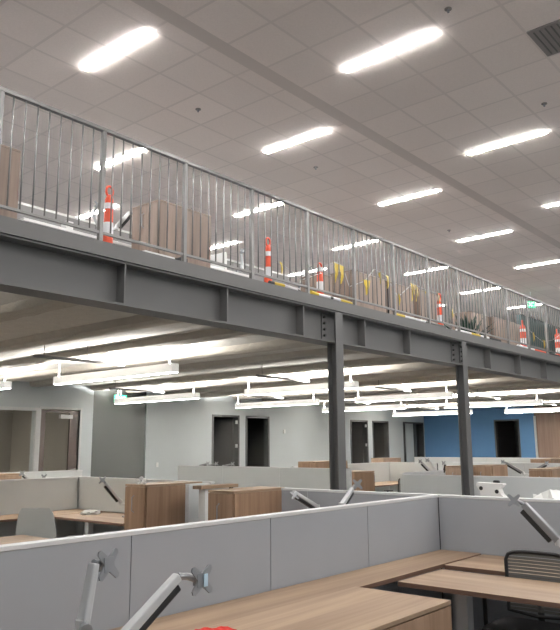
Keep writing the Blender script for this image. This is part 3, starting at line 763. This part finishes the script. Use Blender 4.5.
def up_desk(label, x0, x1, y0=6.93, y1=7.55):
    T = thing('desk', ((x0+x1)/2, (y0+y1)/2, FZ), label, 'desk', 'white desks on the mezzanine')
    box('desk_top', M['white'], T, x0, x1, y0, y1, FZ+0.70, FZ+0.735, 0.003)
    for xx in (x0+0.10, x1-0.10):
        box('leg', M['white'], T, xx-0.03, xx+0.03, y0+0.30, y0+0.36, FZ, FZ+0.70)
    return T
for k, (xa, xb, lb) in enumerate([(3.88, 4.95, 'left of the first delineator'), (5.0, 5.5, 'just right of the first delineator'), (6.5, 7.5, 'left of the second delineator'), (8.0, 9.2, 'behind the third delineator'), (11.9, 13.4, 'behind the fourth delineator')]):
    up_desk('white desk upstairs seen from below, %s' % lb, xa, xb)
def up_panel(label, x0, x1, y, seams, top=FZ+1.17):
    T = thing('partition', ((x0+x1)/2, y, FZ), label, 'partition', 'partitions on the mezzanine')
    cuts = [x0]+seams+[x1]
    for i in range(len(cuts)-1): box('fabric_panel', M['fabric_dark'], T, cuts[i]+0.003, cuts[i+1]-0.003, y-0.03, y+0.03, FZ, top-0.03)
    box('top_cap', M['white'], T, x0, x1, y-0.033, y+0.033, top-0.03, top, 0.003)
    return T
up_panel('grey partition with pale cap upstairs, left of the wide cabinet', 4.15, 6.6, 7.68, [5.3])
up_panel('grey partition with pale cap upstairs, between second and third delineator', 6.65, 9.3, 7.68, [7.9])
up_panel('grey partition with pale cap upstairs, behind the fourth delineator', 11.3, 13.6, 7.68, [12.6])
tag(box('white_box', M['white'], None, 4.58, 4.68, 7.2, 7.32, FZ+0.735, FZ+0.93, 0.01), 'upright white box on the leftmost upstairs desk', 'box')
tag(box('white_box', M['white'], None, 7.02, 7.07, 6.96, 7.3, FZ+0.735, FZ+1.0, 0.008), 'thin white upright box on the upstairs desk left of the second delineator', 'box')
ZD = FZ+0.735
monitor_arm('bright silver monitor arm upstairs left of the first delineator', (4.72+0.2, 7.0, ZD), (4.90, 6.97, 4.18), (4.78, 6.95, 4.33), (4.80, 6.9, 4.45), (-0.7, -0.7, 0.1), w=0.05, th=0.035, cover=False)
monitor_arm('black and silver monitor arm upstairs right of the first delineator', (5.12, 7.05, ZD), (5.14, 6.98, 4.26), (5.30, 6.95, 4.48), (5.42, 6.92, 4.48), (-0.3, -0.9, 0.1), w=0.05, th=0.05)
monitor_arm('black monitor arm upstairs at the right side of the wide cabinet', (6.62, 7.1, ZD), (6.60, 7.02, 4.20), (6.55, 7.0, 4.42), (6.52, 6.96, 4.46), (-0.9, -0.3, 0.1), w=0.04, th=0.035)
monitor_arm('monitor arm upstairs right of the second delineator', (7.42, 7.1, ZD), (7.45, 7.02, 4.2), (7.40, 7.0, 4.38), (7.38, 6.96, 4.42), (-0.9, -0.3, 0.1), w=0.04, th=0.035, cover=False)
monitor_arm('monitor arm upstairs right of the third delineator', (8.9, 7.1, ZD), (8.85, 7.02, 4.2), (8.95, 7.0, 4.42), (9.0, 6.96, 4.46), (-0.6, -0.6, 0.1), w=0.05, th=0.04)
monitor_arm('white monitor arm upstairs left of the fourth delineator', (12.0, 7.1, ZD), (12.0, 7.02, 4.25), (12.1, 7.0, 4.40), (12.05, 6.96, 4.42), (-0.8, -0.6, 0.1), w=0.05, th=0.04, cover=False)

def delineator(x, y, label, h=0.86, z=FZ, fat=1.0):
    T = thing('delineator_post', (x, y, z), label, 'traffic delineator', 'orange delineator posts along the mezzanine edge')
    MB().cyl((x, y, z), (x, y, z+0.035), 0.17, 0.15, 20).build('base', M['rubber'], T)
    r = 0.05*fat
    MB().tube([(x,y,z+0.035), (x,y,z+0.10), (x,y,z+0.3), (x,y,z+h-0.16), (x,y,z+h-0.11)], r, 16, [r*1.5, r*1.1, r, r*0.85, r*0.5]).build('post', M['orange'], T, smooth=True)
    for a, b in ((0.33, 0.46), (0.60, 0.66)):
        MB().cyl((x,y,z+a), (x,y,z+b), r*1.04, r*0.98, 16).build('reflective_band', M['reflect'], T)
    pts = [(x+0.04*math.cos(q), y, z+h-0.07+0.055*math.sin(q)) for q in [2*math.pi*k/14-math.pi/2 for k in range(15)]]
    MB().tube(pts, 0.012, 8).build('handle', M['orange'], T, smooth=True)
    return T
delineator(4.10, 5.70, 'orange and white delineator post leftmost of the row upstairs')
delineator(6.52, 5.70, 'orange and white delineator post above the third beam bay, second from the left')
delineator(7.60, 5.70, 'orange delineator post beside the big yellow flag, third from the left', h=0.74)
delineator(11.05, 5.70, 'orange and white delineator post right of the yellow flags, fourth from the left')
delineator(14.75, 5.70, 'orange delineator post before the teal wall, fifth from the left', fat=1.3)
delineator(16.85, 5.70, 'orange and yellow delineator post at the right edge', h=0.92, fat=1.4)

def pennants(label, pts, flags):
    """cord through pts, flags = (t along cord as point, size, twist)"""
    T = thing('pennant_string', pts[0], label, 'pennant string')
    MB().tube(pts, 0.006, 6).build('cord', M['cord'], T)
    for p, s, ang in flags:
        p = V(p); a = V((math.cos(ang), math.sin(ang), 0)); nrm = V((-a.y, a.x, 0))
        fn = lambda u, v, q: p + a*u + V((0,0,1))*v + nrm*(q + 0.02*math.sin(v*16))
        MB().prism([(-s*0.36, 0), (0, 0), (s*0.36, 0), (s*0.15, -s*0.55), (0.01, -s), (-0.01, -s), (-s*0.18, -s*0.5)], fn, -0.002, 0.002).build('flag', M['yellow'], T)
pennants('yellow pennants strung from the second delineator to the third', [(6.58, 5.64, 3.86), (6.72, 5.62, 3.84), (7.1, 5.62, 3.72), (7.56, 5.64, 3.9)], [((6.66, 5.61, 3.87), 0.15, 0.4)])
pennants('yellow pennants with two long flags right of the third delineator', [(7.62, 5.64, 4.0), (7.8, 5.6, 4.09), (8.0, 5.6, 4.08), (8.15, 5.6, 3.8), (8.55, 5.6, 3.95), (8.82, 5.6, 4.18), (9.14, 5.6, 4.14), (9.5, 5.6, 3.85)],
         [((7.82, 5.59, 4.08), 0.28, 0.25), ((7.96, 5.59, 4.07), 0.26, 0.1), ((8.58, 5.59, 3.97), 0.22, -0.2), ((8.95, 5.59, 4.15), 0.17, 0.9), ((9.17, 5.59, 4.14), 0.20, 0.3), ((9.49, 5.59, 3.90), 0.18, 0.6)])
pennants('yellow pennants hanging just left of the fourth delineator', [(9.55, 5.6, 3.9), (9.95, 5.6, 4.15), (10.35, 5.6, 4.12), (10.75, 5.6, 4.12), (11.0, 5.64, 4.0), (11.4, 5.6, 3.85)],
         [((9.93, 5.59, 4.14), 0.28, 0.2), ((10.06, 5.59, 4.13), 0.26, 0.3), ((10.4, 5.59, 4.10), 0.17, 1.0), ((10.78, 5.59, 4.13), 0.18, 0.3), ((11.28, 5.59, 3.93), 0.2, 0.3)])
pennants('yellow pennants sagging right of the fifth delineator', [(14.8, 5.6, 4.0), (15.1, 5.6, 3.9), (15.6, 5.6, 3.8), (16.2, 5.6, 3.9), (16.8, 5.6, 4.1)],
         [((15.05, 5.59, 3.94), 0.2, 0.4), ((15.62, 5.59, 3.84), 0.22, 0.1), ((15.8, 5.59, 3.85), 0.2, 0.5)])
# stanchion pole among the flags
st = thing('flag_pole', (9.22, 5.62, FZ), 'thin black pole carrying the pennant string', 'pole')
MB().cyl((9.22, 5.62, FZ), (9.22, 5.62, FZ+0.02), 0.12).build('base', M['rubber'], st)
MB().cyl((9.22, 5.62, FZ+0.02), (9.22, 5.62, 4.02), 0.013).build('shaft', M['black'], st)

def barrier(label, pts, cols):
    """low tape-wrapped barrier tubes lying along the floor edge; each coloured length is a part"""
    T = thing('barrier_tube', pts[0], label, 'barrier tube', 'tape wrapped tubes along the mezzanine edge')
    for i, c in enumerate(cols):
        a, b = V(pts[i]), V(pts[i+1])
        MB().cyl(a, b, 0.024, n=12).build('tube_section', M[c], T)
zb = FZ+0.075
barrier('yellow, white and black tube lying right of the second delineator', [(5.9, 5.14, zb), (5.97, 5.14, zb), (6.15, 5.14, zb), (6.40, 5.15, zb-0.01), (6.46, 5.15, zb-0.02)], ['black', 'yellow', 'reflect', 'black'])
barrier('yellow, white and black tube lying below the third delineator', [(6.66, 5.14, zb+0.01), (6.80, 5.14, zb), (7.04, 5.14, zb), (7.10, 5.14, zb), (7.26, 5.14, zb), (7.54, 5.14, zb-0.01)], ['yellow', 'reflect', 'black', 'reflect', 'yellow'])
barrier('yellow and white tube lying left of the fourth delineator', [(8.6, 5.14, zb), (8.85, 5.14, zb), (9.45, 5.14, zb), (9.62, 5.14, zb), (10.1, 5.14, zb)], ['yellow', 'reflect', 'black', 'fascia'])
barrier('yellow and black tube lying below the dark plant', [(10.5, 5.14, zb), (11.0, 5.14, zb), (11.35, 5.14, zb), (11.7, 5.14, zb), (12.2, 5.14, zb)], ['reflect', 'yellow', 'reflect', 'black'])
barrier('black tube lying at the right below the teal wall', [(13.0, 5.14, zb), (13.8, 5.14, zb), (14.4, 5.14, zb), (15.2, 5.14, zb)], ['reflect', 'orange', 'black'])
tag(box('rubber_wedge', M['black'], None, 4.62, 4.72, 5.2, 5.32, FZ, FZ+0.13, 0.01), 'small black block at the end of the pale strip right of the first delineator', 'block')
tag(box('pale_strip', M['white'], None, 4.20, 4.58, 5.24, 5.29, FZ, FZ+0.12, 0.004), 'pale board lying on edge right of the first delineator', 'board')

# potted plant upstairs (dark clump)
pt = thing('potted_plant', (14.6, 6.9, FZ), 'dark leafy potted plant upstairs left of the right wood cabinets', 'plant')
MB().tube([(14.6, 6.9, FZ), (14.6, 6.9, FZ+0.35)], 0.2, 16, [0.16, 0.22]).build('pot', M['fascia'], pt, smooth=False)
mb = MB(); r = random.Random(3)
for k in range(70):
    a = r.uniform(0, 6.28); el = r.uniform(0.2, 1.4); L = r.uniform(0.45, 0.95)
    s_ = V((14.6, 6.9, FZ+0.34)); d_ = V((math.cos(a)*math.cos(el), math.sin(a)*math.cos(el), math.sin(el)))
    m_ = s_+d_*L*0.6+V((0,0,0.05)); e_ = s_+d_*L; w_ = d_.cross(V((0,0,1))).normalized()*0.045
    mb.add([s_, m_-w_, e_, m_+w_, m_+V((0,0,0.012))], [(0,1,4), (1,2,4), (2,3,4), (3,0,4)])
mb.build('foliage', M['leaf'], pt)

# lit ceiling lamp in the office behind the glazed door
t = thing('ceiling_light', (7.2, Y1+1.6, 3.0), 'lit linear light inside the glazed office at the left', 'ceiling light')
box('diffuser', M['led_low'], t, 6.0, 7.6, Y1+1.55, Y1+1.65, 2.96, 2.995)
box('housing', M['white'], t, 5.98, 7.62, Y1+1.53, Y1+1.67, 2.985, 2.999)
L = bpy.data.lights.new('office_lamp', 'AREA'); L.shape = 'RECTANGLE'; L.size = 1.6; L.size_y = 0.12; L.energy = 34; L.color = (1, 0.9, 0.78)
lo = bpy.data.objects.new('office_lamp', L); C.objects.link(lo); lo.location = (6.8, Y1+1.6, 2.955)

# ------------------------------------------------------------------ world, camera
w = bpy.data.worlds.new('world'); SC.world = w; w.use_nodes = True
w.node_tree.nodes['Background'].inputs['Color'].default_value = (0.05, 0.05, 0.05, 1)
w.node_tree.nodes['Background'].inputs['Strength'].default_value = 0.3

cam = bpy.data.cameras.new('camera'); co = bpy.data.objects.new('camera', cam); C.objects.link(co)
F = 710.4242; yaw, pitch, roll = (math.radians(a) for a in (40.20103, 10.36451, -0.39353))
fw = V((math.cos(yaw)*math.cos(pitch), math.sin(yaw)*math.cos(pitch), math.sin(pitch)))
rt = V((math.sin(yaw), -math.cos(yaw), 0)); up = rt.cross(fw)
r_ = rt*math.cos(roll)+up*math.sin(roll); u_ = -rt*math.sin(roll)+up*math.cos(roll)
co.matrix_world = Matrix(((r_.x, u_.x, -fw.x, 0), (r_.y, u_.y, -fw.y, 0), (r_.z, u_.z, -fw.z, 1.6), (0,0,0,1)))
cam.sensor_fit = 'VERTICAL'; cam.sensor_height = 36; cam.lens = F*36/630
cam.clip_start = 0.05; cam.clip_end = 200
SC.camera = co
SC.view_settings.view_transform = 'Standard'; SC.view_settings.look = 'None'
SC.view_settings.gamma = 1; SC.view_settings.exposure = 0.22; SC.view_settings.use_curve_mapping = False
